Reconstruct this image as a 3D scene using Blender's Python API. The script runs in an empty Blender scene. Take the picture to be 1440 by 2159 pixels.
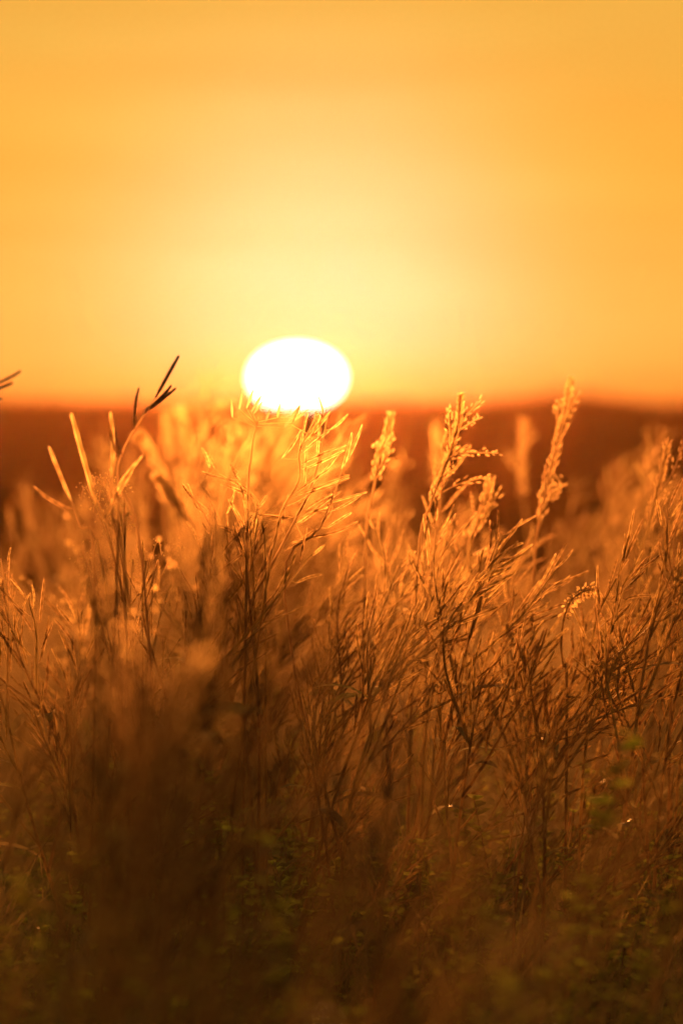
import bpy, math, random
from mathutils import Vector, Matrix, Quaternion

random.seed(11)
S = bpy.context.scene
C = bpy.data.collections.new("field_scene"); S.collection.children.link(C)
R = math.radians
LINK = C.objects.link

# ------------------------------------------------------------------ camera
CAM_Z, FOCAL, SENSOR = 0.75, 150.0, 24.0
PITCH = R(1.39)
K = SENSOR / FOCAL / 1440.0
CAM_P = Vector((0, 0, CAM_Z))
FWD = Vector((0, math.cos(PITCH), -math.sin(PITCH)))
UPV = Vector((0, math.sin(PITCH), math.cos(PITCH)))
FOCUS = 3.72
cd = bpy.data.cameras.new("camera"); cam = bpy.data.objects.new("camera", cd); LINK(cam)
cam.location = CAM_P; cam.rotation_euler = (R(90) - PITCH, 0, 0)
cd.lens = FOCAL; cd.sensor_fit = 'HORIZONTAL'; cd.sensor_width = SENSOR
cd.clip_start = 0.05; cd.clip_end = 8000
cd.dof.use_dof = True; cd.dof.focus_distance = FOCUS; cd.dof.aperture_fstop = 5.2
cd.dof.aperture_blades = 0
S.camera = cam

def at(px, py, d):
    """point seen at photo pixel (px, py), d metres in front of the camera"""
    return CAM_P + d * (FWD + Vector(((px - 720) * K, 0, 0)) - UPV * ((py - 1079.5) * K))

# ------------------------------------------------------------------ render set-up
S.render.engine = 'CYCLES'
S.cycles.use_denoising = True
S.cycles.max_bounces = 7; S.cycles.transmission_bounces = 5; S.cycles.diffuse_bounces = 4
S.cycles.volume_bounces = 0; S.cycles.transparent_max_bounces = 14
S.cycles.sample_clamp_direct = 0; S.cycles.sample_clamp_indirect = 8
S.view_settings.view_transform = 'Standard'; S.view_settings.look = 'None'
S.view_settings.exposure = 0.0; S.view_settings.gamma = 1.0
S.view_settings.use_curve_mapping = False

# ------------------------------------------------------------------ sun and sky
SUN_PX, SUN_PY = 626, 796
SUN_AZ = math.atan((SUN_PX - 720) * K)
LAMP_EL = R(2.3)
sd = Vector((math.sin(SUN_AZ) * math.cos(LAMP_EL), math.cos(SUN_AZ) * math.cos(LAMP_EL), math.sin(LAMP_EL)))
sl = bpy.data.lights.new("sun_lamp", 'SUN'); so = bpy.data.objects.new("sun_lamp", sl); LINK(so)
sl.energy = 5.0; sl.angle = R(0.5); sl.color = (1.0, 0.335, 0.07)
so.rotation_euler = (-sd).to_track_quat('-Z', 'Y').to_euler(); so.location = (0, 0, 6)

world = bpy.data.worlds.new("World"); S.world = world; world.use_nodes = True
nt = world.node_tree; nt.nodes.clear()
def N(t, **kw):
    n = nt.nodes.new(t)
    for k, v in kw.items(): setattr(n, k, v)
    return n
def M(op, a, b=None, c=None):
    n = nt.nodes.new('ShaderNodeMath'); n.operation = op
    for i, v in enumerate((a, b, c)):
        if v is None: continue
        if isinstance(v, (int, float)): n.inputs[i].default_value = v
        else: nt.links.new(v, n.inputs[i])
    return n.outputs[0]
def VM(op, a, b):
    n = nt.nodes.new('ShaderNodeVectorMath'); n.operation = op
    for i, v in enumerate((a, b)):
        if isinstance(v, tuple): n.inputs[i].default_value = v
        elif isinstance(v, (int, float)): n.inputs['Scale'].default_value = v
        elif n.operation == 'SCALE' and i == 1: nt.links.new(v, n.inputs['Scale'])
        else: nt.links.new(v, n.inputs[i])
    return n.outputs[0]
out = N('ShaderNodeOutputWorld'); bg = N('ShaderNodeBackground'); bg.inputs[1].default_value = 1.0
tc = N('ShaderNodeTexCoord'); sep = N('ShaderNodeSeparateXYZ')
nt.links.new(tc.outputs['Generated'], sep.inputs[0])
X, Y, Z = sep.outputs
elev = M('MULTIPLY', M('ARCSINE', Z), 57.2958)                        # degrees above the horizon
azim = M('SUBTRACT', M('MULTIPLY', M('ARCTAN2', X, Y), 57.2958), math.degrees(SUN_AZ))
# colour of the clear dusty sunset sky by elevation (towards the sun), -2 .. 90 degrees on a square root scale
ramp = N('ShaderNodeValToRGB'); cr = ramp.color_ramp; cr.interpolation = 'EASE'
stops = [(-0.2, (0.95, 0.24, 0.024)), (0.2, (1.0, 0.28, 0.035)), (0.8, (1.02, 0.42, 0.062)), (1.6, (1.02, 0.455, 0.066)),
         (3.4, (1.0, 0.435, 0.050)), (5.3, (0.90, 0.43, 0.060)), (9, (0.78, 0.39, 0.075)), (18, (0.62, 0.33, 0.085)),
         (45, (0.40, 0.235, 0.09)), (90, (0.26, 0.17, 0.09))]  # high stops raised as fill for the dark lower plants
def epos(e): return math.sqrt(max(e + 0.2, 0) / 90.2)
for i, (e, c) in enumerate(stops):
    el = cr.elements[i] if i < 2 else cr.elements.new(epos(e))
    el.position = epos(e); el.color = (*c, 1)
nt.links.new(M('SQRT', M('DIVIDE', M('MAXIMUM', M('ADD', elev, 0.2), 0.0), 90.2)), ramp.inputs[0])
# forward glow of the dust round the sun, reddened and cut close to the horizon
def gauss(e0, sx, sz):
    a = M('POWER', M('DIVIDE', azim, sx), 2.0); b = M('POWER', M('DIVIDE', M('SUBTRACT', elev, e0), sz), 2.0)
    return M('EXPONENT', M('MULTIPLY', M('ADD', a, b), -1.0))
air = N('ShaderNodeMapRange'); air.interpolation_type = 'SMOOTHSTEP'
nt.links.new(elev, air.inputs[0]); air.inputs[1].default_value = -0.4; air.inputs[2].default_value = 1.2
offs = M('SUBTRACT', azim, 0.3)
rad = M('SQRT', M('ADD', M('POWER', offs, 2.0), M('POWER', M('SUBTRACT', elev, 1.4), 2.0)))
disc = M('EXPONENT', M('MULTIPLY', M('POWER', M('DIVIDE', rad, 2.4), 2.3), -1.0))
gl1 = VM('SCALE', (0.10, 0.135, 0.055), M('MULTIPLY', gauss(1.8, 3.6, 3.0), air.outputs[0]))
gl2 = VM('SCALE', (0.20, 0.19, 0.235), M('MULTIPLY', disc, air.outputs[0]))
gl3 = VM('SCALE', (0.3, 0.22, 0.04), gauss(0.35, 0.95, 0.6))
glow = VM('ADD', VM('ADD', gl1, gl2), gl3)
# away from the sun the band dims to a grey dusk
side = N('ShaderNodeMapRange'); side.interpolation_type = 'SMOOTHSTEP'
nt.links.new(Y, side.inputs[0]); side.inputs[1].default_value = -0.6; side.inputs[2].default_value = 0.97
side.inputs[3].default_value = 0.0; side.inputs[4].default_value = 1.0
stv = N('ShaderNodeCombineXYZ'); nt.links.new(M('MULTIPLY', azim, 0.10), stv.inputs[0]); nt.links.new(M('MULTIPLY', elev, 0.95), stv.inputs[1])
stn = N('ShaderNodeTexNoise'); stn.inputs['Scale'].default_value = 1.0; stn.inputs['Detail'].default_value = 3.0; nt.links.new(stv.outputs[0], stn.inputs[0])
streak = VM('ADD', VM('SCALE', (0.12, 0.42, 0.75), M('SUBTRACT', stn.outputs[0], 0.5)), (1.0, 1.0, 1.0))
sunward = VM('MULTIPLY', VM('ADD', ramp.outputs[0], glow), streak)
# the physical sky lights the rest of the dome, its tint raised as warm fill
sky = N('ShaderNodeTexSky', sky_type='NISHITA', sun_disc=False)
sky.sun_elevation = LAMP_EL; sky.sun_rotation = SUN_AZ
sky.air_density = 1.5; sky.dust_density = 6.0; sky.ozone_density = 1.0
tint = N('ShaderNodeMix', data_type='RGBA', blend_type='MULTIPLY'); tint.inputs[0].default_value = 1.0
nt.links.new(sky.outputs[0], tint.inputs[6]); tint.inputs[7].default_value = (0.42, 0.22, 0.08, 1)
mx = N('ShaderNodeMix', data_type='RGBA')
nt.links.new(side.outputs[0], mx.inputs[0]); nt.links.new(tint.outputs[2], mx.inputs[6]); nt.links.new(sunward, mx.inputs[7])
nt.links.new(mx.outputs[2], bg.inputs[0]); nt.links.new(bg.outputs[0], out.inputs[0])

# ------------------------------------------------------------------ helpers
def tag(o, label=None, cat=None, group=None, kind=None):
    if label: o['label'] = label
    if cat: o['category'] = cat
    if group: o['group'] = group
    if kind: o['kind'] = kind
    return o

class MB:
    def __init__(s): s.v, s.f, s.m = [], [], []
    def tube(s, pts, radii, sides=5, mat=0):
        n = len(pts); base = len(s.v)
        t = (pts[1] - pts[0]).normalized(); u = t.orthogonal().normalized()
        for i in range(n):
            t = (pts[min(i + 1, n - 1)] - pts[max(i - 1, 0)]).normalized()
            u = (u - t * u.dot(t))
            u = u.normalized() if u.length > 1e-9 else t.orthogonal().normalized()
            w = t.cross(u); r = radii[i]
            for k in range(sides):
                a = 2 * math.pi * k / sides
                s.v.append(pts[i] + (u * math.cos(a) + w * math.sin(a)) * r)
        for i in range(n - 1):
            for k in range(sides):
                k2 = (k + 1) % sides; a = base + i * sides
                s.f.append((a + k, a + k2, a + sides + k2, a + sides + k)); s.m.append(mat)
        s.v.append(pts[-1] + (pts[-1] - pts[-2]).normalized() * radii[-1]); tip = len(s.v) - 1
        for k in range(sides):
            a = base + (n - 1) * sides
            s.f.append((a + k, a + (k + 1) % sides, tip)); s.m.append(mat)
    def blade(s, pts, widths, nrm, fold=0.25, mat=0):
        """folded leaf blade along pts: left edge, mid rib, right edge"""
        base = len(s.v); n = len(pts)
        for i in range(n):
            t = (pts[min(i + 1, n - 1)] - pts[max(i - 1, 0)]).normalized()
            side = t.cross(nrm)
            side = side.normalized() if side.length > 1e-6 else t.orthogonal().normalized()
            up = side.cross(t); w = widths[i]
            s.v += [pts[i] - side * w + up * w * fold, pts[i], pts[i] + side * w + up * w * fold]
        for i in range(n - 1):
            a = base + 3 * i
            s.f += [(a, a + 1, a + 4, a + 3), (a + 1, a + 2, a + 5, a + 4)]; s.m += [mat, mat]
    def unit(s, uv, uf, M4, mat=0):
        base = len(s.v); s.v += [M4 @ v for v in uv]
        s.f += [tuple(base + i for i in f) for f in uf]; s.m += [mat] * len(uf)
    def mesh(s, name, mats):
        me = bpy.data.meshes.new(name); me.from_pydata([tuple(v) for v in s.v], [], s.f)
        for m in mats: me.materials.append(m)
        if len(mats) > 1: me.polygons.foreach_set('material_index', s.m)
        me.polygons.foreach_set('use_smooth', [True] * len(s.f)); me.update()
        return me
    def build(s, name, mats, parent=None):
        o = bpy.data.objects.new(name, s.mesh(name, mats)); LINK(o)
        if parent: o.parent = parent
        return o

def bez(p, n):
    """smooth polyline through control points (Catmull-Rom), n steps a span"""
    P = [p[0] * 2 - p[1]] + list(p) + [p[-1] * 2 - p[-2]]
    res = []
    for i in range(1, len(P) - 2):
        for k in range(n):
            t = k / n; a, b, c, d = P[i - 1], P[i], P[i + 1], P[i + 2]
            res.append(0.5 * (2 * b + (c - a) * t + (2 * a - 5 * b + 4 * c - d) * t * t + (3 * b - a - 3 * c + d) * t ** 3))
    res.append(p[-1].copy()); return res
def along(pts, t):
    f = t * (len(pts) - 1); i = min(int(f), len(pts) - 2); return pts[i].lerp(pts[i + 1], f - i)
def tangent(pts, t):
    i = min(int(t * (len(pts) - 1)), len(pts) - 2); return (pts[i + 1] - pts[i]).normalized()

# ------------------------------------------------------------------ materials
def plant_mat(name, base, lit, thin=0.5, rough=0.4, band=0.0, spec=0.4, var=0.35, clear=0.0, fuzz=(0.1, 0.5), fuzz_col=(1.0, 0.80, 0.55), fwd=0.10, scale=60, rim_clear=0.0):
    """skin that lets light through, under a coat of fine hairs: seen edge on the hairs take over, and they scatter light forwards"""
    m = bpy.data.materials.new(name); m.use_nodes = True; t = m.node_tree; t.nodes.clear()
    L = t.links.new
    o = t.nodes.new('ShaderNodeOutputMaterial'); p = t.nodes.new('ShaderNodeBsdfPrincipled')
    tex = t.nodes.new('ShaderNodeTexCoord'); nz = t.nodes.new('ShaderNodeTexNoise'); nz.inputs['Scale'].default_value = scale
    L(tex.outputs['Object'], nz.inputs[0])
    geo = t.nodes.new('ShaderNodeNewGeometry'); oi = t.nodes.new('ShaderNodeObjectInfo')
    def mth(op, a, b=0.0):
        n = t.nodes.new('ShaderNodeMath'); n.operation = op
        for i, v in enumerate((a, b)):
            if isinstance(v, (int, float)): n.inputs[i].default_value = v
            else: L(v, n.inputs[i])
        return n.outputs[0]
    def mix(f, a, b):
        n = t.nodes.new('ShaderNodeMixShader')
        if isinstance(f, (int, float)): n.inputs[0].default_value = f
        else: L(f, n.inputs[0])
        L(a, n.inputs[1]); L(b, n.inputs[2]); return n.outputs[0]
    r = mth('FRACT', mth('ADD', geo.outputs['Random Per Island'], oi.outputs['Random']))
    val = mth('ADD', 1.0 - var, mth('MULTIPLY', mth('ADD', r, nz.outputs[0]), var))
    if band:
        wv = t.nodes.new('ShaderNodeTexWave'); wv.bands_direction = 'Z'; wv.inputs['Scale'].default_value = band
        wv.inputs['Distortion'].default_value = 3.5; wv.inputs['Detail'].default_value = 1.0
        L(tex.outputs['Object'], wv.inputs[0]); val = mth('MULTIPLY', val, mth('ADD', 0.66, mth('MULTIPLY', wv.outputs['Fac'], 0.5)))
    hue = mth('ADD', 0.485, mth('MULTIPLY', r, 0.03))
    def colour(c):
        h = t.nodes.new('ShaderNodeHueSaturation'); h.inputs['Color'].default_value = (*c, 1); L(hue, h.inputs['Hue']); L(val, h.inputs['Value']); return h.outputs[0]
    L(colour(base), p.inputs['Base Color'])
    p.inputs['Roughness'].default_value = rough; p.inputs['Specular IOR Level'].default_value = spec
    tr = t.nodes.new('ShaderNodeBsdfTranslucent'); L(colour(lit), tr.inputs[0])
    sh = mix(thin, p.outputs[0], tr.outputs[0])
    clr = t.nodes.new('ShaderNodeBsdfTransparent'); clr.inputs[0].default_value = (1, .86, .6, 1)
    if clear: sh = mix(clear, sh, clr.outputs[0])
    ft = t.nodes.new('ShaderNodeBsdfTranslucent'); L(colour(tuple(c * 0.8 for c in fuzz_col)), ft.inputs[0]); L(geo.outputs['Incoming'], ft.inputs['Normal'])
    fr = t.nodes.new('ShaderNodeBsdfRefraction'); L(colour(fuzz_col), fr.inputs[0]); L(geo.outputs['Incoming'], fr.inputs['Normal'])
    fr.inputs['Roughness'].default_value = 0.5; fr.inputs['IOR'].default_value = 1.33
    hairs = mix(fwd, ft.outputs[0], fr.outputs[0])
    lw = t.nodes.new('ShaderNodeLayerWeight'); lw.inputs[0].default_value = 0.5
    edge = mth('POWER', lw.outputs['Facing'], 2.4)
    sh = mix(mth('ADD', fuzz[0], mth('MULTIPLY', edge, fuzz[1])), sh, hairs)
    if rim_clear: sh = mix(mth('MULTIPLY', edge, rim_clear), sh, clr.outputs[0])
    L(sh, o.inputs[0])
    return m
M_POD = plant_mat("ripening_pod_skin", (0.30, 0.19, 0.06), (0.42, 0.23, 0.06), thin=0.45, rough=0.4, band=1.5, clear=0.38, fuzz=(0.06, 0.9), fwd=0.17, scale=6, rim_clear=0.25)
M_POD_SHADED = plant_mat('shaded_brown_pod_skin', (0.10, 0.05, 0.018), (0.16, 0.07, 0.02), thin=0.3, rough=0.5, band=1.7, clear=0.0, fuzz=(0.0, 0.25), fwd=0.05, scale=6)  # pod skin darkened to paint in silhouette and foreground shade
M_STEM = plant_mat("dry_stem", (0.26, 0.15, 0.05), (0.42, 0.23, 0.06), thin=0.4, clear=0.15, fuzz=(0.15, 0.75), fwd=0.10, rim_clear=0.4)
M_LEAF = plant_mat("weed_leaf", (0.12, 0.095, 0.02), (0.38, 0.27, 0.05), thin=0.5, rough=0.42, fuzz=(0.1, 0.3), fwd=0.10)
M_GREEN = plant_mat("undergrowth_leaf", (0.125, 0.12, 0.022), (0.58, 0.56, 0.06), thin=0.64, rough=0.42, fuzz=(0.05, 0.15), fwd=0.10)
M_GRASS = plant_mat("grass_blade", (0.13, 0.10, 0.03), (0.30, 0.19, 0.05), thin=0.5, rough=0.4, fuzz=(0.12, 0.3), fwd=0.10)
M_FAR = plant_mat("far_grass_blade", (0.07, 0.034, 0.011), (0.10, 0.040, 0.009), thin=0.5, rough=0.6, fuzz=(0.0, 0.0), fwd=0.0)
M_HUSK = plant_mat("seed_husk", (0.38, 0.26, 0.10), (0.45, 0.25, 0.075), thin=0.55, rough=0.4, clear=0.3, fuzz=(0.16, 0.7), fwd=0.20, rim_clear=0.3)
M_BUDLET = plant_mat('wormwood_bud', (0.26, 0.22, 0.07), (0.55, 0.42, 0.12), thin=0.5, rough=0.35, clear=0.2, fuzz=(0.15, 0.6), fwd=0.07, rim_clear=0.2)
M_BEAD = plant_mat("flower_bud", (0.30, 0.24, 0.07), (0.7, 0.55, 0.15), thin=0.5, rough=0.3, clear=0.3, fuzz=(0.35, 0.6), fwd=0.24, rim_clear=0.3)

# ------------------------------------------------------------------ setting: ground and hill
def nz(x, y):
    return (math.sin(x * .31 + 1.7) * math.cos(y * .23 + .4) + .5 * math.sin(x * .83 + y * .47) + .25 * math.cos(x * 1.7 - y * 1.3)) / 1.75
CREST_D = 45.0
def crest(px):
    """photo row of the ridge line at photo column px"""
    return 861 + 2.5 * math.sin(px / 170.0) + 5 * math.exp(-((px - 900) / 190.0) ** 2) - 15 * math.exp(-((px - 1165) / 95.0) ** 2) + 4 * math.exp(-((px - 1390) / 120.) ** 2)
def ground_h(x, y):
    h = 0.012 * nz(x * 6, y * 6) + 0.03 * nz(x * 1.5, y * 1.5)
    if y > 9:
        t = min((y - 9) / (CREST_D - 9), 1); t = t * t * (3 - 2 * t)
        px = 720 + x / CREST_D / K; px = max(-1500, min(3000, px))
        top = at(px, crest(px), CREST_D).z
        if y <= CREST_D: h += (top - 0.03) * t
        else: h += (top - 0.03) - (y - CREST_D) * 0.012
    return h
def gmat(name, c1, c2, s):
    m = bpy.data.materials.new(name); m.use_nodes = True; t = m.node_tree; p = t.nodes['Principled BSDF']
    tex = t.nodes.new('ShaderNodeTexCoord'); a = t.nodes.new('ShaderNodeTexNoise'); a.inputs['Scale'].default_value = s; a.inputs['Detail'].default_value = 8
    r = t.nodes.new('ShaderNodeValToRGB'); r.color_ramp.elements[0].position = .35; r.color_ramp.elements[1].position = .7
    r.color_ramp.elements[0].color = (*c1, 1); r.color_ramp.elements[1].color = (*c2, 1)
    t.links.new(tex.outputs['Object'], a.inputs[0]); t.links.new(a.outputs[0], r.inputs[0]); t.links.new(r.outputs[0], p.inputs['Base Color'])
    b = t.nodes.new('ShaderNodeBump'); b.inputs['Strength'].default_value = .8; b.inputs['Distance'].default_value = .05
    t.links.new(a.outputs[0], b.inputs['Height']); t.links.new(b.outputs[0], p.inputs['Normal'])
    p.inputs['Roughness'].default_value = 0.95; p.inputs['Specular IOR Level'].default_value = 0.1
    return m
def sheet(name, xs, ys, hf, mat):
    v = [(x * (1 + max(y, 0) * sp), y, hf(x * (1 + max(y, 0) * sp), y)) for y in ys for x in xs]
    n = len(xs); f = [(j * n + i, j * n + i + 1, (j + 1) * n + i + 1, (j + 1) * n + i) for j in range(len(ys) - 1) for i in range(n - 1)]
    me = bpy.data.meshes.new(name); me.from_pydata(v, [], f); me.materials.append(mat)
    me.polygons.foreach_set('use_smooth', [True] * len(f))
    o = bpy.data.objects.new(name, me); LINK(o); tag(o, kind='structure'); return o
sp = 0.18
xs = [(-1 + 2 * i / 80) * 3.5 for i in range(81)]
ys = [-4 + .25 * i for i in range(60)] + [11 + .6 * i for i in range(56)]
ys = [y for y in ys if y < CREST_D - 12]
g = sheet('ground', xs, ys + [CREST_D - 12], ground_h, gmat("field_soil", (0.045, 0.032, 0.015), (0.10, 0.07, 0.03), 9))
ys2 = [CREST_D - 12 + .5 * i for i in range(25)] + [CREST_D + d for d in (.5, 1, 2, 4, 8, 16, 30)]
h = sheet('hill', xs, ys2, lambda x, y: ground_h(x, y) + 0.0, gmat("hill_grassland", (0.05, 0.035, 0.014), (0.10, 0.065, 0.022), 1.2))

# ------------------------------------------------------------------ the sun itself, low over the ridge
SUN_D = 3000.0
mb = MB(); uv = []
for i in range(1, 24):
    th = math.pi * i / 24
    for k in range(48):
        ph = 2 * math.pi * k / 48
        uv.append(Vector((math.sin(th) * math.cos(ph), math.sin(th) * math.sin(ph), math.cos(th))))
uv += [Vector((0, 0, 1)), Vector((0, 0, -1))]
f = [(i * 48 + k, (i + 1) * 48 + k, (i + 1) * 48 + (k + 1) % 48, i * 48 + (k + 1) % 48) for i in range(22) for k in range(48)]
f += [(len(uv) - 2, k, (k + 1) % 48) for k in range(48)] + [(len(uv) - 1, 22 * 48 + (k + 1) % 48, 22 * 48 + k) for k in range(48)]
sm = bpy.data.materials.new("sun_surface"); sm.use_nodes = True
e = sm.node_tree.nodes.new('ShaderNodeEmission'); e.inputs[0].default_value = (1, 0.86, 0.55, 1); e.inputs[1].default_value = 13
sm.node_tree.links.new(e.outputs[0], sm.node_tree.nodes['Material Output'].inputs[0])
mb.unit(uv, f, Matrix.Identity(4)); sun = mb.build('sun', [sm])
sun.location = at(SUN_PX, SUN_PY, SUN_D); rr = 88.5 * K * SUN_D
sun.scale = (rr, rr, rr * 0.655)
tag(sun, "white hot flattened setting sun resting on the dark ridge line", "sun")

# ------------------------------------------------------------------ unit shapes shared by all copies
def pod_unit(curve, sides=5, rings=6):
    v, f = [], []
    prof = [0.5, 0.92, 1.0, 1.0, 0.95, 0.70]
    for i in range(rings):
        t = i / (rings - 1) * 0.965
        cx = curve * 4 * t * (1 - t)
        for k in range(sides):
            a = 2 * math.pi * k / sides
            v.append(Vector((cx + prof[i] * math.cos(a), prof[i] * math.sin(a), t)))
    v.append(Vector((0, 0, 1.0)))
    for i in range(rings - 1):
        for k in range(sides):
            f.append((i * sides + k, i * sides + (k + 1) % sides, (i + 1) * sides + (k + 1) % sides, (i + 1) * sides + k))
    for k in range(sides): f.append(((rings - 1) * sides + k, (rings - 1) * sides + (k + 1) % sides, len(v) - 1))
    return v, f
PODS = [pod_unit(c) for c in (0.0, 1.1, -0.9, 2.0)]
def grain_unit(sides=5):
    v, f = [Vector((0, 0, 0))], []
    for t, r in ((.3, .9), (.68, .8)):
        for k in range(sides):
            a = 2 * math.pi * k / sides; v.append(Vector((r * math.cos(a), r * math.sin(a), t)))
    v.append(Vector((0, 0, 1)))
    for k in range(sides):
        k2 = (k + 1) % sides
        f += [(0, 1 + k2, 1 + k), (1 + k, 1 + k2, 1 + sides + k2, 1 + sides + k), (1 + sides + k, 1 + sides + k2, 1 + 2 * sides)]
    return v, f
GRAIN = grain_unit()
def unit_mesh(u, name, mat):
    b = MB(); b.unit(u[0], u[1], Matrix.Identity(4)); return b.mesh(name, [mat])
POD_ME = [unit_mesh(u, 'seed_pod', M_POD) for u in PODS]
SHADED_POD_ME = [unit_mesh(u, 'seed_pod', M_POD_SHADED) for u in PODS]
SPIKELET_ME = unit_mesh(GRAIN, 'spikelet', M_HUSK)
FLORET_ME = unit_mesh(GRAIN, 'floret', M_BEAD)
def shape_matrix(base, tip, w, roll):
    d = tip - base; q = d.to_track_quat('Z', 'Y') @ Quaternion((0, 0, 1), roll)
    return Matrix.LocRotScale(base, q, (w, w, d.length))

# ------------------------------------------------------------------ plant plans
# a plan: tubes [(name, pts, radii)], pods [(tube index, base, tip, w, variant, roll)], leaves [(pts, widths, normal)], grains
class Plan:
    def __init__(s): s.tubes, s.pods, s.leaves, s.grains = [], [], [], []
def taper(n, r0, r1): return [r0 + (r1 - r0) * i / (n - 1) for i in range(n)]
def rvec(rng, s): return Vector((rng.uniform(-s, s), rng.uniform(-s, s), rng.uniform(-s, s)))

def raceme_pods(pl, rng, ti, pts, t0, t1, n, L, wind, spread=0.72, w=0.00118):
    roll = rng.uniform(0, 6.28)
    for i in range(n):
        t = t0 + (t1 - t0) * (i + rng.uniform(-.2, .2)) / max(n - 1, 1); t = max(0, min(.995, t))
        p = along(pts, t); ax = tangent(pts, t); u = ax.orthogonal().normalized(); v = ax.cross(u)
        roll += 2.4 + rng.uniform(-.4, .4)
        d = (ax + (u * math.cos(roll) + v * math.sin(roll)) * spread * rng.uniform(.55, 1.1) + wind).normalized()
        ped = p + (ax * .3 + (u * math.cos(roll) + v * math.sin(roll))).normalized() * .005
        ln = L * rng.uniform(.75, 1.15) * (1 - .35 * t * (t > .8))
        pl.tubes[ti][3].append((p, ped))
        pl.pods.append((ti, ped, ped + d * ln, w * rng.uniform(.8, 1.15), rng.randrange(4), rng.uniform(0, 6.28)))

def lance_leaf(pl, rng, p, d, L, w, droop):
    pts, ws = [], []; q = p.copy(); dd = d.normalized()
    for i in range(6):
        pts.append(q.copy()); t = i / 5; ws.append(w * math.sin(math.pi * min(.08 + t * .92, 1)) ** .8 + .0002)
        q = q + dd * L / 5; dd = (dd + Vector((0, 0, -droop / 5)) + rvec(rng, .06)).normalized()
    pl.leaves.append((pts, ws, (Vector((0, 0, 1)) + rvec(rng, .5)).normalized()))

def pod_plan(rng, H, lean, wind, nb=6, L=.04, dens=1.0, leaves=7):
    pl = Plan()
    c = [Vector((rng.uniform(-.06, .06), rng.uniform(-.05, .05), -.02)), Vector((lean.x * .15, lean.y * .15, H * .35)) + rvec(rng, .015), Vector((lean.x * .5, lean.y * .5, H * .7)) + rvec(rng, .018), Vector((lean.x, lean.y, H * .90)) + rvec(rng, .008), Vector((lean.x * 1.3, lean.y, H))]
    st = bez(c, 4); pl.tubes.append(['stem', st, taper(len(st), .0026, .0007), []])
    raceme_pods(pl, rng, 0, st, .74, .99, int(11 * dens), L, wind)
    for b in range(nb):
        t = .36 + .42 * (b + rng.uniform(0, .8)) / nb; p = along(st, t); ax = tangent(st, t)
        a = b * 2.4 + rng.uniform(-.5, .5)
        d = (ax + Vector((math.cos(a), math.sin(a), 0)) * rng.uniform(.5, .85) + wind * .8).normalized()
        ln = H * rng.uniform(.16, .30)
        q = [p, p + d * ln * .35, p + d * ln * .68 + Vector((0, 0, ln * .05)), p + (d + ax * .25).normalized() * ln * 1.05]
        br = bez(q, 3); pl.tubes.append(['branch', br, taper(len(br), .0017, .0006), []])
        raceme_pods(pl, rng, len(pl.tubes) - 1, br, .3, .99, int(rng.randint(9, 13) * dens), L * .95, wind)
    for i in range(leaves):
        t = rng.uniform(.12, .75); a = rng.uniform(0, 6.28)
        lance_leaf(pl, rng, along(st, t), Vector((math.cos(a), math.sin(a), .55)) + wind * .5, rng.uniform(.035, .075), rng.uniform(.003, .006), 1.0)
    return pl

def spike_plan(rng, H, lean, wind, head=.13, dense=1.0, leaves=3):
    """feathery grass with a narrow branched head of husked spikelets"""
    pl = Plan()
    c = [Vector((0, 0, -.02)), Vector((lean.x * .1, lean.y * .1, H * .4)), Vector((lean.x * .45, lean.y * .45, H * .75)), Vector((lean.x, lean.y, H))]
    st = bez(c, 5); pl.tubes.append(['stem', st, taper(len(st), .0018, .0005), []])
    t0 = 1 - head / H; n = int(13 * dense); roll = 0
    for i in range(n):
        t = t0 + (1 - t0) * i / n; p = along(st, t); ax = tangent(st, t); u = ax.orthogonal().normalized(); v = ax.cross(u); roll += 2.4
        rad = u * math.cos(roll) + v * math.sin(roll); ln = head * .28 * (1 - .6 * i / n) * rng.uniform(.7, 1.2)
        d = (ax + rad * rng.uniform(.2, .42) + wind * .5).normalized()
        for k in range(max(2, int(ln / .0075))):
            b = p + d * (ln * (k + .4) / max(2, int(ln / .0075)))
            gd = (d + rvec(rng, .35)).normalized()
            pl.grains.append((b, b + gd * rng.uniform(.0045, .007), rng.uniform(.0009, .0014), 0))
        pl.tubes[0][3].append((p, p + d * ln))
    for i in range(leaves):
        t = rng.uniform(.08, .5); a = rng.uniform(0, 6.28); p = along(st, t); q = p.copy()
        dd = Vector((math.cos(a) * .4, math.sin(a) * .4, 1)) + wind * .6; L = rng.uniform(.14, .26); pts, ws = [], []
        for j in range(9):
            pts.append(q.copy()); ws.append(.0028 * (1 - (j / 8) ** 2) + .0002); dd = (dd.normalized() + Vector((math.cos(a) * .12, math.sin(a) * .12, -.16)) + wind * .06); q = q + dd.normalized() * L / 8
        pl.leaves.append((pts, ws, Vector((math.cos(a + 1.5), math.sin(a + 1.5), .4))))
    return pl

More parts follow.
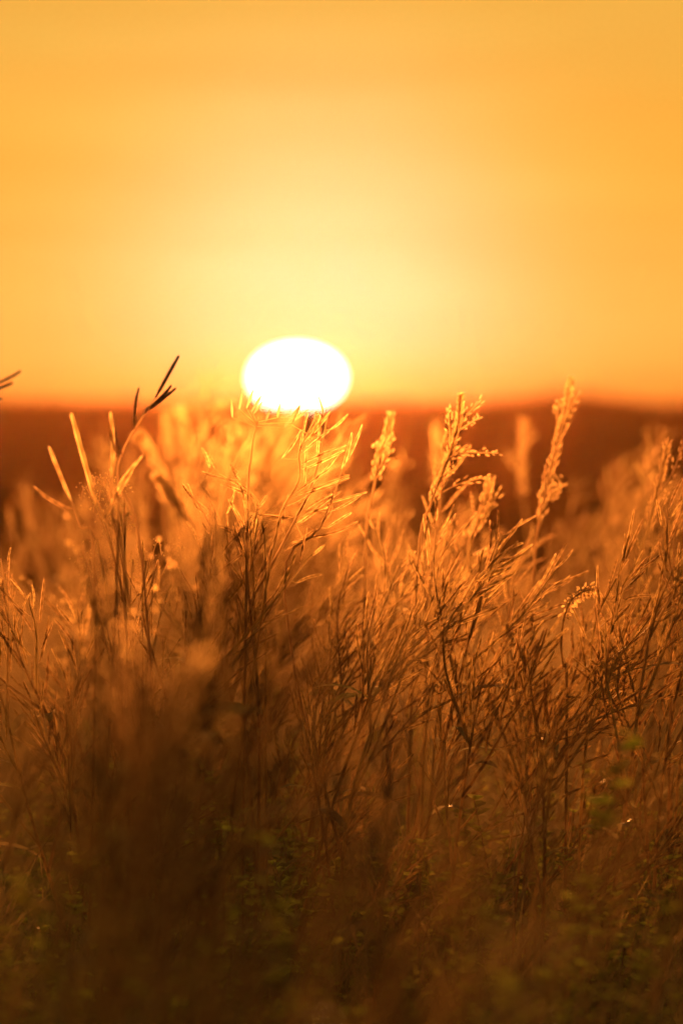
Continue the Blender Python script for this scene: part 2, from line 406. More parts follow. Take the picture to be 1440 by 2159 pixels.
def build_parts(pl, name, root_loc, label, cat, group=None, grain_name='spikelet', grain_me=None, pod_me=None):
    """a thing with its stem, branches, pods, leaves and spikelets as objects of their own"""
    root = bpy.data.objects.new(name, None); LINK(root); root.location = root_loc; root.empty_display_size = .05
    tag(root, label, cat, group); owners = []
    for nm, pts, rad, peds in pl.tubes:
        b = MB(); b.tube(pts, rad, 5)
        for p, q in peds: b.tube([p, (p + q) / 2, q], [rad[-1] * .8, rad[-1] * .7, rad[-1] * .6], 3)
        owners.append(b.build(nm, [M_STEM], root))
    for ti, b, t, w, var, roll in pl.pods:
        o = bpy.data.objects.new('seed_pod', (pod_me or POD_ME)[var]); LINK(o); o.parent = owners[ti]; o.matrix_local = shape_matrix(b, t, w, roll)
    for pts, ws, nr in pl.leaves:
        b = MB(); b.blade(pts, ws, nr); b.build('leaf', [M_LEAF if cat != 'grass' else M_GRASS], root)
    for b, t, w, roll in pl.grains:
        o = bpy.data.objects.new(grain_name, grain_me or SPIKELET_ME); LINK(o); o.parent = root; o.matrix_local = shape_matrix(b, t, w, roll)
    return root

def joined_mesh(pl, name, grass=False):
    b = MB()
    for nm, pts, rad, peds in pl.tubes:
        b.tube(pts, rad, 4, 0)
        for p, q in peds: b.tube([p, q], [rad[-1] * .7] * 2, 3, 0)
    for ti, p, t, w, var, roll in pl.pods: b.unit(*PODS[var], shape_matrix(p, t, w, roll), 1)
    for pts, ws, nr in pl.leaves: b.blade(pts, ws, nr, .25, 2)
    for p, t, w, roll in pl.grains: b.unit(*GRAIN, shape_matrix(p, t, w, roll), 1)
    return b.mesh(name, [M_STEM, M_HUSK if grass else M_POD, M_GRASS if grass else M_LEAF])

def put(name, me, loc, rz, s, label, cat, group):
    o = bpy.data.objects.new(name, me); LINK(o); o.location = loc; o.rotation_euler = (0, 0, rz); o.scale = (s, s, s)
    return tag(o, label, cat, group)

# ------------------------------------------------------------------ hero plants, each read off the photograph
def px_plan(axes, pods, d, foot_px, wpx=4.5, jit=.03, seed=0):
    """plan of a plant from photo pixels: axes polylines (first one is carried on down to the ground), pods (axis, base, tip)"""
    rng = random.Random(seed); pl = Plan()
    foot = at(foot_px, 860, d); foot.z = 0
    for k, ax in enumerate(axes):
        dd = 0 if k == 0 else rng.uniform(-jit, jit)
        pts = [at(x, y, d + dd * i / len(ax)) - foot for i, (x, y) in enumerate(ax)]
        if k == 0:
            a = pts[0]; pts = [Vector((0, 0, -.02)), Vector((a.x * .3 + rng.uniform(-.02, .02), rng.uniform(-.02, .02), a.z * .5))] + pts
        p = bez(pts, 4); pl.tubes.append(['stem' if k == 0 else 'branch', p, taper(len(p), .0016 if k == 0 else .0010, .0006 if k == 0 else .0005), []])
    for ti, b, t in pods:
        o = rng.uniform(-jit, jit) * .6; B = at(*b, d + o) - foot; T = at(*t, d + o + rng.uniform(-.012, .012)) - foot
        pl.pods.append((ti, B, T, 0.70 * wpx * K * FOCUS * rng.uniform(.85, 1.15), rng.randrange(4), rng.uniform(0, 6.28)))
        # short stalk from the nearest point of its axis
        near = min(pl.tubes[ti][1], key=lambda q: (q - B).length)
        if (near - B).length < .05: pl.tubes[ti][3].append((near, B))
    return pl, foot
def gf(p): return Vector((p.x, p.y, ground_h(p.x, p.y)))

def cc(lst, ox, oy, s): return [(ox + x / s, oy + y / s) for x, y in lst]
# the glowing outlined pods beside the sun
c2 = lambda x, y: (450 + x / 2.88, 700 + y / 2.88)
pl, ft = px_plan([[(560, 1250), (578, 1150), c2(420, 1080), c2(520, 900), c2(520, 740), c2(560, 640), c2(600, 560)]],
   [(0, c2(545, 730), c2(705, 600)), (0, c2(540, 800), c2(810, 685)), (0, c2(540, 835), c2(800, 715)), (0, c2(490, 980), c2(715, 820)),
    (0, c2(500, 995), c2(830, 865)), (0, c2(545, 985), c2(830, 885)), (0, c2(525, 720), c2(545, 590)), (0, c2(560, 660), c2(710, 480)),
    (0, c2(415, 770), c2(535, 590)), (0, c2(580, 610), c2(640, 490)), (0, c2(600, 560), c2(625, 480)), (0, c2(470, 560), c2(525, 440)),
    (0, c2(590, 660), c2(690, 500)), (0, c2(440, 1060), c2(590, 980)), (0, c2(550, 600), c2(575, 485))], 3.68, 470, 4.2, seed=1)
build_parts(pl, 'pod_weed', ft, "weed with rim lit seed pods fanned out just under the sun", "weed")
pl, ft = px_plan([[(600, 1260), c2(600, 1240), c2(650, 1190), c2(730, 985), c2(780, 830)]],
   [(0, c2(780, 830), c2(842, 605)), (0, c2(800, 800), c2(905, 558)), (0, c2(610, 1085), c2(770, 970)), (0, c2(690, 1040), c2(935, 970)),
    (0, c2(740, 1080), c2(900, 985)), (0, c2(690, 1190), c2(842, 1095)), (0, c2(620, 1240), c2(880, 1150)), (0, c2(520, 1160), c2(640, 1070)),
    (0, c2(660, 1150), c2(720, 1020)), (0, c2(470, 1280), c2(700, 1225)), (0, c2(500, 1160), c2(700, 1060))], 3.74, 690, 4.2, seed=2)
build_parts(pl, 'pod_weed', ft, "weed with two upright pods crossing its row of slanting pods right of the sun", "weed")
# pods arching to the left, left of the sun
c6 = lambda x, y: (300 + x / 4.5, 850 + y / 4.5)
pl, ft = px_plan([[(560, 1240), (556, 1120), c6(1100, 940), c6(1000, 830), c6(880, 690), c6(850, 600)], [(556, 1120), c6(1050, 900), c6(900, 800), c6(720, 740)]],
   [(0, c6(1090, 930), c6(880, 740)), (0, c6(1000, 810), c6(720, 670)), (1, c6(900, 740), c6(560, 650)), (1, c6(1030, 880), c6(880, 820)), (1, c6(960, 840), c6(760, 770)),
    (1, c6(850, 810), c6(740, 775)), (0, c6(910, 660), c6(830, 570)), (0, c6(930, 720), c6(870, 640)), (0, c6(1440, 1090), c6(1140, 1060)), (0, c6(1380, 1090), c6(990, 1045))], 3.76, 600, 3.8, seed=3)
build_parts(pl, 'pod_weed', ft, "weed with thin gleaming pods arched over to the left below the sun", "weed")
pl, ft = px_plan([[(470, 1300), (448, 1180), c6(560, 1080), c6(470, 900), c6(390, 770)], [c6(640, 1160), c6(560, 1000), c6(480, 880)], [(455, 1200), c6(690, 1020), c6(640, 900), c6(550, 760)]],
   [(0, c6(470, 900), c6(380, 770)), (1, c6(640, 1240), c6(570, 1130)), (1, c6(630, 1040), c6(490, 920)), (1, c6(600, 1050), c6(480, 940)), (2, c6(690, 620), c6(610, 460)), (2, c6(640, 610), c6(560, 420)),
    (2, c6(640, 900), c6(550, 760)), (0, c6(540, 1010), c6(430, 760)), (1, c6(940, 1240), c6(700, 1150)), (1, c6(880, 1250), c6(690, 1175)), (0, c6(520, 1300), c6(420, 1120)), (2, c6(720, 1080), c6(640, 900))], 3.8, 400, 4, seed=4)
build_parts(pl, 'pod_weed', ft, "weed leaning left with bead tipped upright pods between sun and banded pods", "weed")
# the banded pods standing up against the ridge at the left
pl, ft = px_plan([[(262, 1180), (232, 1110), (212, 1075)]], [(0, (206, 1072), (150, 868)), (0, (222, 1090), (280, 990))], 3.42, 345, 6.6, seed=5)
build_parts(pl, 'pod_weed', ft, "tall curved banded pod standing before the ridge at left", "weed")
pl, ft = px_plan([[(200, 1210), (168, 1110), (151, 1060)]], [(0, (150, 1056), (102, 939)), (0, (158, 1075), (70, 1025))], 3.42, 130, 5.6, seed=6)
build_parts(pl, 'pod_weed', ft, "shorter leftward tilted banded pod, leftmost before the ridge", "weed")
pl, ft = px_plan([[(250, 1130), (236, 1050), (236, 1008)]], [(0, (236, 1008), (233, 866)), (0, (240, 1040), (300, 960))], 3.42, 225, 5.6, seed=7)
build_parts(pl, 'pod_weed', ft, "straight upright banded pod next to the forked dark twig", "weed")
pl, ft = px_plan([[(300, 1180), (250, 1020), (258, 955), (283, 908), (308, 868), (330, 836)]],
   [(0, (257, 958), (238, 876)), (0, (284, 905), (293, 816)), (0, (328, 838), (378, 748)), (0, (312, 862), (362, 811)), (0, (316, 864), (372, 817)), (0, (306, 870), (312, 858))], 3.5, 410, 5, seed=8)
build_parts(pl, 'pod_weed', ft, "forked twig of dark pods rising above the ridge at left", "weed", pod_me=SHADED_POD_ME)
# dark pods poking in from the left edge, near the lens
pl, ft = px_plan([[(-120, 1200), (-90, 950), (-40, 850), (-5, 810)]], [(0, (-20, 812), (45, 781)), (0, (-20, 826), (28, 806)), (0, (-30, 870), (5, 842)), (0, (-45, 880), (-10, 800))], 3.3, -140, 5, seed=9)
build_parts(pl, 'pod_weed', ft, "dark blurred pods poking in over the ridge at the left edge", "weed", pod_me=SHADED_POD_ME)
# the sharp racemes at the right
c3 = lambda x, y: (900 + x / 2.667, 780 + y / 2.667)
pl, ft = px_plan([[(900, 1500), c3(120, 1440), c3(190, 1320), c3(260, 1200), c3(340, 1115), c3(430, 1030), c3(480, 1000)]],
   [(0, c3(430, 1030), c3(542, 972)), (0, c3(390, 1085), c3(500, 1045)), (0, c3(350, 1170), c3(472, 1108)), (0, c3(300, 1180), c3(455, 1125)), (0, c3(280, 1260), c3(390, 1205)), (0, c3(230, 1290), c3(385, 1215)),
    (0, c3(190, 1320), c3(270, 1190)), (0, c3(340, 1115), c3(430, 1030)), (0, c3(170, 1360), c3(370, 1215)), (0, c3(140, 1420), c3(280, 1395)), (0, c3(120, 1440), c3(260, 1400)), (0, c3(290, 1190), c3(400, 1080))], 3.66, 860, 4.6, seed=10)
build_parts(pl, 'pod_weed', ft, "gold edged pod spray slanting up in sharp focus right of centre", "weed")
pl, ft = px_plan([[(1230, 1620), (1265, 1460), (1290, 1330), c3(1060, 1330), c3(1075, 1200), c3(1082, 1120), c3(1120, 1000)], [(1290, 1330), c3(1110, 1240), c3(1200, 1140), c3(1270, 1075), c3(1300, 1040)], [(1275, 1400), c3(1230, 1470), c3(1330, 1330), (1435, 1265)]],
   [(0, c3(1078, 1165), c3(1113, 915)), (0, c3(1110, 1060), c3(1166, 783)), (0, c3(1100, 1080), c3(1135, 925)), (0, c3(1130, 1040), c3(1216, 838)), (0, c3(1120, 1060), c3(1205, 860)),
    (1, c3(1100, 1215), c3(1218, 1012)), (1, c3(1130, 1180), c3(1248, 1045)), (1, c3(1200, 1120), c3(1358, 1000)), (1, c3(1130, 1220), c3(1230, 1125)), (1, c3(1150, 1180), c3(1215, 1080)), (0, c3(1120, 1290), c3(1265, 1268)),
    (2, c3(1300, 1370), c3(1430, 1270)), (2, c3(1200, 1420), c3(1260, 1280)), (2, c3(1330, 1340), c3(1440, 1300)), (2, c3(1250, 1440), c3(1390, 1340)), (2, c3(1180, 1440), c3(1360, 1280))], 3.72, 1215, 4.4, seed=11)
build_parts(pl, 'pod_weed', ft, "tall sharp weed with bundles of dark needle like pods near the right edge", "weed")
pl, ft = px_plan([[(1110, 1700), (1180, 1560), (1260, 1440), (1320, 1370), (1380, 1290)], [(1230, 1480), (1310, 1420), (1420, 1395), (1470, 1380)], [(1200, 1540), (1300, 1500), (1400, 1470), (1480, 1440)], [(1180, 1560), (1260, 1545), (1350, 1560)]],
   [(0, (1255, 1400), (1300, 1360)), (0, (1248, 1420), (1290, 1385)), (0, (1320, 1350), (1360, 1300)), (0, (1345, 1330), (1400, 1270)), (0, (1270, 1430), (1350, 1380)), (1, (1330, 1410), (1420, 1350)), (1, (1360, 1400), (1440, 1340)),
    (1, (1300, 1425), (1240, 1390)), (2, (1300, 1500), (1420, 1440)), (2, (1340, 1490), (1440, 1425)), (2, (1280, 1510), (1350, 1450)), (3, (1200, 1555), (1290, 1535)), (3, (1270, 1545), (1360, 1575)), (2, (1400, 1470), (1445, 1400)), (0, (1300, 1380), (1330, 1300)), (1, (1230, 1470), (1190, 1468))], 3.7, 1060, 4.4, seed=12)
build_parts(pl, 'pod_weed', ft, "slanting thick stemmed weed with crossed brown pods at lower right", "weed")

# sweet clover raceme
rng = random.Random(21); pl = Plan(); D = 3.70; ft = at(1196, 860, D); ft.z = 0
c4 = lambda x, y: (940 + x / 2.88, 1150 + y / 2.88)
ax = [Vector((0, 0, -.02)), Vector((-.002, 0, .2))] + [at(*c4(x, y), D) - ft for x, y in ((735, 930), (715, 740), (700, 600), (715, 460), (745, 360), (800, 300), (860, 272), (925, 262))]
st = bez(ax, 4); pl.tubes.append(['stem', st, taper(len(st), .0017, .0005), []])
for i in range(58):
    t = .58 + .415 * (i / 57) ** .8; p = along(st, t); a = tangent(st, t); u = a.orthogonal().normalized(); v = a.cross(u); ro = i * 2.4
    rad = (u * math.cos(ro) + v * math.sin(ro)); q = p + rad * .003
    pl.grains.append((q, q + (rad * .8 + Vector((.35, 0, -.45)) + rvec(rng, .3)).normalized() * rng.uniform(.0042, .0064), rng.uniform(.0009, .0013), 0)); pl.tubes[0][3].append((p, q))
build_parts(pl, 'clover_spike', ft, "arched flower spike of small pale drooping florets at right", "wildflower", grain_name='floret', grain_me=FLORET_ME)

# grass heads
def px_spike(path, d, foot_px, label, seed, dense=1.0, head_from=2, big=1.0, side=()):
    rng = random.Random(seed); pl = Plan(); ft = at(foot_px, 860, d); ft.z = 0
    pts = [at(x, y, d) - ft for x, y in path]; pts = [Vector((0, 0, -.02)), Vector((pts[0].x * .25, .004, pts[0].z * .5))] + pts
    st = bez(pts, 5); pl.tubes.append(['stem', st, taper(len(st), .0018, .0005), []])
    t0 = (head_from + 2) / (len(pts) - 1); axes = [(st, t0)]
    for sp_ in side:
        q = bez([at(x, y, d + rng.uniform(-.02, .02)) - ft for x, y in sp_], 4); pl.tubes.append(['branch', q, taper(len(q), .0007, .0004), []]); axes.append((q, .25))
    roll = 0
    for pts_, a0 in axes:
        ln = sum((pts_[i + 1] - pts_[i]).length for i in range(len(pts_) - 1)) * (1 - a0)
        n = int(ln / .0037 * dense)
        for i in range(n):
            t = a0 + (1 - a0) * i / n; p = along(pts_, t); a = tangent(pts_, t); u = a.orthogonal().normalized(); v = a.cross(u); roll += 2.4
            rad = u * math.cos(roll) + v * math.sin(roll); off = .0048 * big * rng.uniform(.2, 1) * (1 - .5 * i / n)
            q = p + rad * off + a * .003; pl.grains.append((q, q + (a + rad * .35 + rvec(rng, .2)).normalized() * rng.uniform(.004, .0062) * big, rng.uniform(.0006, .0010) * big, 0))
    for i in range(3):
        t = rng.uniform(.04, .2); a = rng.uniform(0, 6.28); p = along(st, t); q = p.copy(); dd = Vector((math.cos(a) * .4 + .25, math.sin(a) * .4, 1)); Lf = rng.uniform(.10, .18); pp, ws = [], []
        for j in range(9):
            pp.append(q.copy()); ws.append(.0026 * (1 - (j / 8) ** 2) + .0002); dd = (dd.normalized() + Vector((math.cos(a) * .12 + .06, math.sin(a) * .1, -.15))); q = q + dd.normalized() * Lf / 8
        pl.leaves.append((pp, ws, Vector((math.cos(a + 1.5), math.sin(a + 1.5), .4))))
    return build_parts(pl, 'grass_head', ft, label, 'grass')
px_spike([c3(600, 1180), c3(630, 860), c3(690, 580), c3(740, 380), c3(780, 210), c3(806, 70)], 4.25, 1110, "tall grass head whose dark tip stands above the ridge at right", 31, 1.1, 1, 1.2, [[c3(740, 400), c3(790, 260), c3(855, 130)], [c3(690, 560), c3(750, 640), c3(700, 720)], [c3(735, 330), c3(735, 230), c3(750, 180)], [c3(660, 760), c3(760, 640)]])
px_spike([(880, 1200), c3(20, 760), c3(90, 580), c3(150, 400), c3(180, 270), c3(191, 160)], 3.95, 850, "bright bristling grass head leaning right, right of the sun", 32, 1.6, 1, 1.0, [[c3(150, 380), c3(220, 260), c3(300, 178)], [c3(130, 400), c3(125, 300), c3(122, 212)], [c3(180, 340), c3(240, 300), c3(292, 265)], [c3(80, 560), c3(150, 470), c3(185, 440)], [c3(20, 680), c3(90, 600), c3(142, 560)], [c3(60, 560), c3(180, 470), c3(400, 466)], [c3(60, 700), c3(180, 640), c3(335, 600)]])
px_spike([(985, 1260), c3(240, 960), c3(290, 860), c3(330, 740), c3(352, 640)], 4.15, 975, "beaded grass head with two prongs against the ridge foot, right of centre", 33, 1.0, 1, 1.25, [[c3(300, 860), c3(360, 760), c3(405, 685)], [c3(310, 790), c3(325, 730), c3(330, 690)]])
px_spike([(770, 1180), (790, 1020), (803, 960), (815, 915), (822, 882)], 4.1, 760, "beaded grass head standing alone right of the sun", 34, 1.0, 1, 1.2, [[(795, 1000), (815, 960), (830, 918)], [(800, 985), (822, 955)], [(795, 990), (793, 950), (797, 930)]])
px_spike([(1345, 1240), c3(1245, 900), c3(1290, 700), c3(1325, 560), c3(1350, 420)], 4.05, 1340, "knobbly upright grass head before the ridge near the right edge", 35, 1.1, 1, 1.1, [[c3(1300, 700), c3(1380, 580), c3(1440, 420)], [c3(1260, 860), c3(1330, 740), c3(1350, 690)]])
px_spike([(1420, 1240), c3(1390, 960), c3(1430, 800), c3(1450, 700)], 3.95, 1405, "grass head cut by the right edge of the frame", 36, 1.0, 1, 1.1)
px_spike([(1120, 1240), (1105, 1050), (1100, 960), (1103, 890)], 5.9, 1125, "far soft grass head between the two tall right hand heads", 37, .7, 1, 1.6, [[(1105, 1020), (1080, 980), (1070, 955)], [(1102, 960), (1118, 930), (1128, 910)]])
px_spike([(930, 1200), (925, 1030), (922, 960), (920, 895)], 5.9, 935, "far blurred grass stub behind the bristling head", 38, .6, 1, 1.9)
px_spike([(440, 1180), (415, 980), (396, 925), (380, 868)], 5.5, 460, "thick blurred grass head left of the sun tilted left", 39, .9, 1, 2.0)
px_spike([(420, 1180), (375, 1060), (340, 1000), (310, 940), (297, 925)], 5.2, 440, "blurred grass head left of the tilted one, sagging over to left", 40, .9, 1, 2.0)
px_spike([(380, 1180), (360, 980), (354, 920), (352, 880)], 6.4, 385, "faint far grass head behind the forked twig", 41, .6, 1, 2.0)
px_spike([(430, 1300), (410, 1130), (385, 1080), (360, 1045), (335, 1010)], 4.6, 440, "long glinting grass plume leaning left below the blurred heads", 42, 1.5, 1, 1.5, [[(400, 1110), (370, 1050)], [(405, 1120), (390, 1060)]])

# wormwood with strings of tiny buds
def bud_unit():
    v, f = grain_unit(4); return v, f
BUD = bud_unit()
def wormwood(rng, tips, d, foot_px, base_px, label):
    root = bpy.data.objects.new('wormwood', None); LINK(root); ft = at(foot_px, 860, d); ft.z = 0; root.location = ft; tag(root, label, 'weed')
    b0 = at(*base_px, d) - ft; st = bez([Vector((0, 0, -.02)), Vector((b0.x * .4, 0, b0.z * .55)), b0], 4)
    b = MB(); b.tube(st, taper(len(st), .0014, .0008), 5); b.build('stem', [M_STEM], root); beads = MB()
    for tx, ty in tips:
        T = at(tx, ty, d + rng.uniform(-.05, .05)) - ft; t = rng.uniform(.8, 1.0); a = along(st, t); mid = a.lerp(T, .5) + Vector((0, 0, .012))
        br = bez([a, mid, T + Vector((0, 0, .002)), T + Vector(((T.x - a.x) * .15, 0, -.008))], 5); bb = MB(); bb.tube(br, taper(len(br), .0008, .0004), 4); bb.build('branch', [M_STEM], root)
        for i in range(34):
            s_ = .15 + .85 * i / 34; p = along(br, s_); o = rvec(rng, 1).normalized() * rng.uniform(.001, .0075); q = p + o
            beads.unit(*BUD, shape_matrix(q, q + (o + Vector((0, 0, -.002))).normalized() * rng.uniform(.0014, .0022), rng.uniform(.0005, .0008), 0))
    o = beads.build('flower_buds', [M_BUDLET], root); tag(o, kind='stuff')
    return root
wormwood(random.Random(51), [(182, 1035), (205, 1010), (228, 1008), (262, 1030), (240, 1060), (215, 1040), (270, 1085), (250, 1090), (205, 1060)], 3.6, 290, (262, 1130), "wormwood sprays with bright tiny buds under the banded pods")
wormwood(random.Random(52), [(175, 1170), (205, 1150), (240, 1180), (190, 1190), (330, 1150), (370, 1160), (280, 1190)], 3.65, 300, (250, 1330), "wormwood spray with curled bud strings, second under the banded pods")
wormwood(random.Random(53), [(240, 1290), (262, 1270), (320, 1260), (345, 1265), (300, 1300), (280, 1310), (360, 1240)], 3.75, 330, (300, 1420), "wormwood with glittering buds low at left among dim stems")
wormwood(random.Random(54), [(150, 1480), (165, 1500), (170, 1530), (140, 1510), (90, 1620), (60, 1650)], 3.7, 140, (150, 1600), "small dim wormwood low down at left")
wormwood(random.Random(55), [(1400, 1760), (1430, 1745), (1445, 1770), (1440, 1850), (1420, 1860), (1380, 1800)], 3.7, 1420, (1440, 1950), "wormwood with pale buds at the lower right edge")

# ------------------------------------------------------------------ the dense stand
top_pts = [(-200, 1120), (0, 1150), (120, 1140), (260, 1120), (330, 1060), (420, 985), (520, 900), (590, 915), (640, 1010), (720, 1130), (800, 1080), (880, 1030), (960, 1040), (1060, 1130), (1180, 1150), (1300, 1110), (1380, 1030), (1500, 980), (1700, 960)]
def top_row(px):
    for (a, ya), (b, yb) in zip(top_pts, top_pts[1:]):
        if a <= px <= b: return ya + (yb - ya) * (px - a) / (b - a)
    return 1060
rng = random.Random(77)
def wind_for(px): return Vector((.36 if px > 600 else (.36 * (px - 250) / 350 if px > 250 else -.14), .0, .10))
VAR = {}
def variants(key, n, fn):
    if key not in VAR: VAR[key] = [fn(random.Random(hash(key) % 1000 + i)) for i in range(n)]
    return VAR[key]
# plants near the focus: whole things with parts
ZONES = [(400, "at the left", "left"), (860, "under the sun", "centre"), (9999, "at the right", "right")]
def zone(px): return next(z for z in ZONES if px < z[0])
def sharp_label(H, pl, z):
    n = sum(1 for t in pl.tubes if t[0] == 'branch'); size = 'tall' if H > .60 else ('middling' if H > .5 else 'short')
    lb = "%s sharp amber weed with pods on %s branches %s" % (size, {4: 'four', 5: 'five', 6: 'six', 7: 'seven'}[n], z[1])
    return lb, 'weed', "%s sharp weeds with %d pod branches %s" % (size, n, z[1])
for i in range(30):
    px = -60 + 1560 * (i + rng.random()) / 30; d = rng.uniform(3.45, 4.25)
    if px < 420 and i % 2: continue
    y = top_row(px) + rng.uniform(100, 430) + (60 if 250 < px < 620 else 0)
    tip = at(px, y, d); w = wind_for(px) * rng.uniform(.1, 1.2); H = max(tip.z, .25); lean = Vector((w.x * .30 * H + rng.uniform(-.08, .08), rng.uniform(-.05, .05), 0))
    ft = Vector((tip.x - lean.x, tip.y - lean.y, 0)); ft = gf(ft)
    pl = pod_plan(rng, H, lean, w, nb=rng.randint(4, 7), L=rng.uniform(.036, .048), leaves=5); z = zone(px)
    build_parts(pl, 'pod_weed', ft, *sharp_label(H, pl, z))
pm = [[joined_mesh(pod_plan(random.Random(100 + i + 50 * s), .7, Vector((sgn * .09, .02, 0)), Vector((.34 * sgn, 0, .10)), nb=8, L=.038, leaves=6), 'pod_weed') for i in range(5)] for s, sgn in enumerate((1, -.35))]
sm_ = [[joined_mesh(spike_plan(random.Random(200 + i + 50 * s), .7, Vector((sgn * .10, .02, 0)), Vector((.35 * sgn, 0, .0)), head=.15), 'grass_head', True) for i in range(4)] for s, sgn in enumerate((1, -.5))]
def shaded_mesh(i):
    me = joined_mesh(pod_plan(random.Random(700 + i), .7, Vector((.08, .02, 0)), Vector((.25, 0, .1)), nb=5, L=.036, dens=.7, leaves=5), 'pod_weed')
    me.materials[1] = M_POD_SHADED; return me  # darkened pod colour stands in for shade on the near weeds
shade_m = [shaded_mesh(i) for i in range(5)]
# low leafy undergrowth: clover like plants
def leafy_mesh(seed):
    r = random.Random(seed); b = MB()
    for s_ in range(7):
        a = r.uniform(0, 6.28); L = r.uniform(.13, .36); d = Vector((math.cos(a) * .3, math.sin(a) * .3, 1)).normalized()
        st = bez([Vector((0, 0, -.01)), d * L * .5 + rvec(r, .01), d * L], 3); b.tube(st, taper(len(st), .0012, .0006), 3, 0)
        for k in range(int(L * 95)):
            t = r.uniform(.3, 1); p = along(st, t); aa = r.uniform(0, 6.28)
            for q in (-.9, 0, .9):
                dd = Vector((math.cos(aa + q), math.sin(aa + q), r.uniform(.1, .6))).normalized(); ln = r.uniform(.006, .011)
                pts = [p + dd * ln * u for u in (0, .35, .7, 1)]
                b.blade(pts, [.0006, ln * .3, ln * .33, ln * .08], (Vector((0, 0, 1)) + rvec(r, .5)).normalized(), .2, 1)
    return b.mesh('leafy_weed', [M_STEM, M_GREEN])
lm = [leafy_mesh(300 + i) for i in range(5)]
def bud_mesh(seed, sgn):
    """loose weed with single round buds on thin stalks"""
    r = random.Random(seed); b = MB(); H = .7
    st = bez([Vector((0, 0, -.02)), Vector((sgn * .02, 0, H * .5)), Vector((sgn * .07, .01, H))], 5); b.tube(st, taper(len(st), .0024, .0006), 4, 0)
    for k in range(9):
        t = r.uniform(.55, 1); p = along(st, t); a = r.uniform(0, 6.28); d = Vector((math.cos(a) * .7 + sgn * .3, math.sin(a) * .7, 1)).normalized(); L = r.uniform(.03, .11)
        br = [p, p + d * L * .5, p + d * L + Vector((0, 0, .01))]; b.tube(br, [.0009, .0007, .0005], 3, 0)
        for j in range(6):
            q = along(br, r.uniform(.3, 1)) ; o = rvec(r, 1).normalized(); q2 = q + o * r.uniform(.006, .014); b.tube([q, q2], [.0004, .0004], 3, 0)
            b.unit(*GRAIN, shape_matrix(q2, q2 + o * r.uniform(.004, .007), r.uniform(.0014, .0026), 0), 1)
    return b.mesh('bud_weed', [M_STEM, M_BEAD])
bm_ = [[bud_mesh(400 + i + 20 * k, sg) for i in range(4)] for k, sg in enumerate((1, -.4))]
KIND = {'pod_weed': ('pod weed', 'weed', 'pod weeds'), 'grass_head': ('feathery grass head', 'grass', 'grass heads'), 'bud_weed': ('loose weed with round buds', 'weed', 'bud weeds')}
def stand(n, d0, d1, look, where, lo, hi, mix_, pxs=(-150, 1590), keep=None):
    done = 0
    while done < n:
        d = rng.uniform(d0, d1); px = rng.uniform(*pxs); y = top_row(px) + rng.uniform(lo, hi)
        if keep and not keep(px, y): continue
        done += 1; u = rng.random()
        tip = at(px, y, d); k = 1 if px < 420 else 0; s = max(tip.z, .2) / .7
        nm = 'grass_head' if u < mix_[0] else ('bud_weed' if u < mix_[0] + mix_[1] else 'pod_weed')
        me = rng.choice(shade_m) if d < 3.2 and nm == 'pod_weed' else rng.choice({'grass_head': sm_, 'bud_weed': bm_, 'pod_weed': pm}[nm][k])
        off = (.09 if k == 0 else -.03) * s; ft = gf(Vector((tip.x - off, tip.y, 0))); kd = KIND[nm]; z = zone(px)
        put(nm, me, ft, rng.uniform(-.95, .95), s, "%s %s %s%s" % (look, kd[0].replace("loose weed with round buds", "bud weed"), where, "" if pxs[0] > -50 else " " + z[1]), kd[1], "%s %s %s%s" % (look, kd[2], where, "" if pxs[0] > -50 else ", " + z[2]))
stand(170, 4.4, 8.5, "soft glowing", "behind the sharp ones", 15, 330, (.36, .26))
stand(14, 4.5, 6.5, "low soft", "in the gap", 30, 260, (.4, .2), (600, 830))
stand(18, 4.9, 7.0, "bright melted", "across the foot of the sun", -75, 30, (.35, .30), (415, 640))
stand(8, 4.9, 6.5, "tall pale", "blurred before the ridge", -130, -20, (.5, .3), (-40, 420))
stand(8, 4.9, 6.5, "tall tawny", "blurred against the slope", -130, 0, (.5, .3), (840, 1480))
near_ok = lambda px, y: (px < 540 and y > 1180) or (px >= 900 and y > 1520) or y > 1780
stand(11, 2.1, 3.1, "brown smeared", "between the lens and the sharp ones", 120, 800, (.2, .05), keep=near_ok)
stand(16, 1.9, 2.9, "hazy amber", "in the veil before the lens", 190, 650, (.45, .45), (-120, 560))
stand(16, 2.5, 3.25, "amber blurred", "just before the sharp ones", 180, 700, (.35, .2), keep=lambda px, y: px < 560 or y > 1550)
stand(4, 1.3, 2.0, "dark smeared", "close to the lens", 330, 950, (.1, .0), keep=lambda px, y: (px < 480 and y > 1300) or (px > 950 and y > 1700))

for i in range(9):
    d = rng.uniform(2.2, 3.1); px = rng.uniform(-80, 1520); y = rng.uniform(1480, 2050) + (100 if px > 900 else 0); tip = at(px, y, d)
    put('leafy_weed', rng.choice(lm), gf(Vector((tip.x, tip.y, 0))), rng.uniform(0, 6.28), max(tip.z, .25) / .36, "blurred leafy plant in the dim strip nearest the lens " + zone(px)[1], 'plant', "blurred leafy plants near the lens " + zone(px)[1])

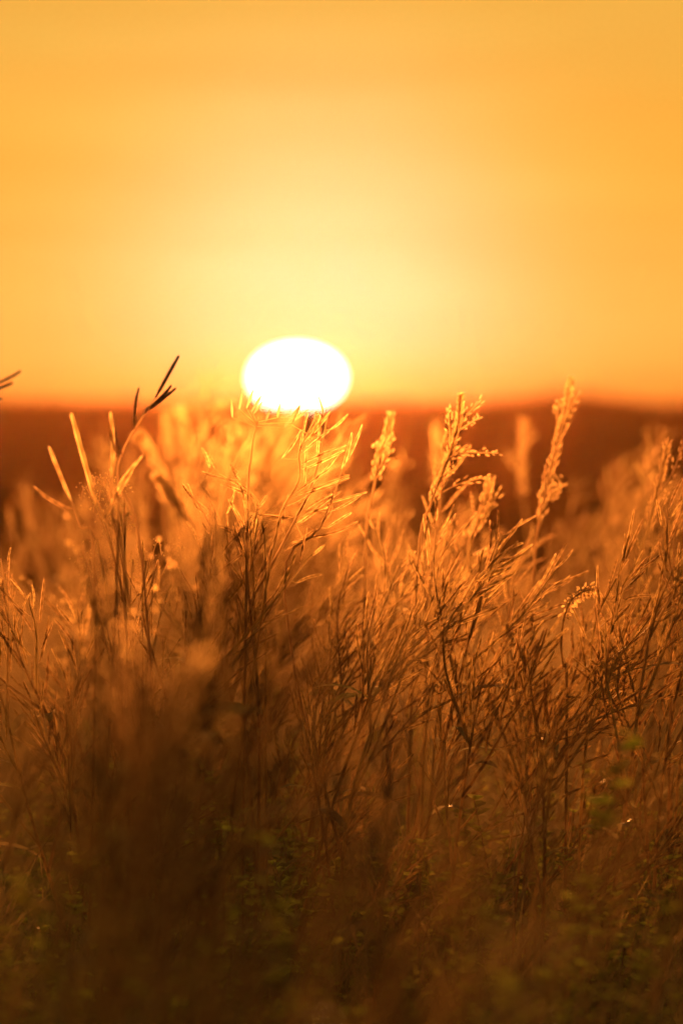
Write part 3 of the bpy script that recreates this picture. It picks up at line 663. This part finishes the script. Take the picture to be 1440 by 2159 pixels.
# pointed leaves standing out black against the foot of the sun
rl = random.Random(61); pl = Plan(); D = 3.7; ft = at(500, 860, D); ft.z = 0
st = bez([Vector((0, 0, -.02)), at(520, 1200, D) - ft, at(530, 960, D) - ft, at(545, 880, D) - ft], 5); pl.tubes.append(['stem', st, taper(len(st), .0016, .0006), []])
for bx, by, tx, ty in ((520, 860, 535, 818), (530, 868, 556, 826), (535, 872, 554, 846), (585, 880, 591, 848), (600, 900, 633, 852), (505, 862, 512, 820), (560, 890, 570, 860), (615, 890, 652, 862), (490, 880, 488, 842)):
    B_ = at(bx, by, D) - ft; T_ = at(tx, ty, D + rl.uniform(-.01, .01)) - ft; near = along(st, .97 - rl.uniform(0, .1)); pl.tubes[0][3].append((near, B_))
    pts = [B_.lerp(T_, u / 5) for u in range(6)]; pl.leaves.append((pts, [.0006, .0010, .0012, .0010, .0006, .0002], Vector((rl.uniform(-.5, .5), -1, 0)).normalized()))
build_parts(pl, 'thistle', ft, "spiky leaved weed silhouetted on the lower left rim of the sun", "weed")

for i in range(175):
    d = rng.uniform(3.1, 4.6) if i % 3 else rng.uniform(1.9, 5.5); px = rng.uniform(-120, 1560); p = at(px, 900, d); ft = gf(p)
    put('leafy_weed', rng.choice(lm), ft, rng.uniform(0, 6.28), rng.uniform(.8, 1.25), "low green leafy plant with small rounded leaflets " + zone(px)[1], 'plant', "leafy plants under the weeds " + zone(px)[1])

# uncountable grass between the plants
def grass(name, n, y0, y1, h0, h1, wmul, seed):
    r = random.Random(seed); V, F = [], []
    for i in range(n):
        y = y0 + (y1 - y0) * r.random() ** 1.0; x = (r.random() * 2 - 1) * (y * .095 + .12); z = ground_h(x, y); hgt = r.uniform(h0, h1)
        a = r.uniform(0, 6.28); bend = r.uniform(.1, .55) * hgt; bx, by = math.cos(a) * bend + .18 * hgt, math.sin(a) * bend; w = r.uniform(.0011, .0024) * wmul; sa = r.uniform(0, 6.28); sx, sy = math.cos(sa) * w, math.sin(sa) * w
        b = len(V)
        for t, k in ((0, 1), (.4, .9), (.75, .6)):
            cx, cy, cz = x + bx * t * t, y + by * t * t, z + hgt * t * (1 - .15 * t); V.append((cx - sx * k, cy - sy * k, cz)); V.append((cx + sx * k, cy + sy * k, cz))
        V.append((x + bx, y + by, z + hgt * .85)); F += [(b, b + 1, b + 3, b + 2), (b + 2, b + 3, b + 5, b + 4), (b + 4, b + 5, b + 6)]
    me = bpy.data.meshes.new(name); me.from_pydata(V, [], F); me.materials.append(M_GRASS); me.polygons.foreach_set('use_smooth', [True] * len(F))
    o = bpy.data.objects.new(name, me); LINK(o); tag(o, kind='stuff', label="fine grass blades filling the gaps between the weeds", cat="grass")
    return o
grass('grass', 24000, 1.6, 9.5, .14, .50, .8, 5)
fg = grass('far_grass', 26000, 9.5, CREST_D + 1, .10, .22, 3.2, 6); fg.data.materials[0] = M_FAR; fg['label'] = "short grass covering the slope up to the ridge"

# ------------------------------------------------------------------ thin haze added over the field to imitate lens glare
hz = bpy.data.materials.new("glare_haze"); hz.use_nodes = True; t = hz.node_tree; t.nodes.clear()
ho = t.nodes.new('ShaderNodeOutputMaterial'); hv = t.nodes.new('ShaderNodeVolumePrincipled'); t.links.new(hv.outputs[0], ho.inputs['Volume'])
hv.inputs['Color'].default_value = (0.95, 0.44, 0.20, 1); hv.inputs['Density'].default_value = 0.00018; hv.inputs['Anisotropy'].default_value = 0.95
x0, x1, y0, y1, z0, z1 = -85, 85, -6, 80, -3, 1.2
b = MB(); b.v = [Vector(c) for c in ((x0, y0, z0), (x1, y0, z0), (x1, y1, z0), (x0, y1, z0), (x0, y0, z1), (x1, y0, z1), (x1, y1, z1), (x0, y1, z1))]
b.f = [(0, 3, 2, 1), (4, 5, 6, 7), (0, 1, 5, 4), (1, 2, 6, 5), (2, 3, 7, 6), (3, 0, 4, 7)]; b.m = [0] * 6
ha = b.build('haze', [hz]); ha.data.polygons.foreach_set('use_smooth', [False] * 6); tag(ha, kind='stuff', label="thin golden haze added over the field as a glare veil", cat="haze")
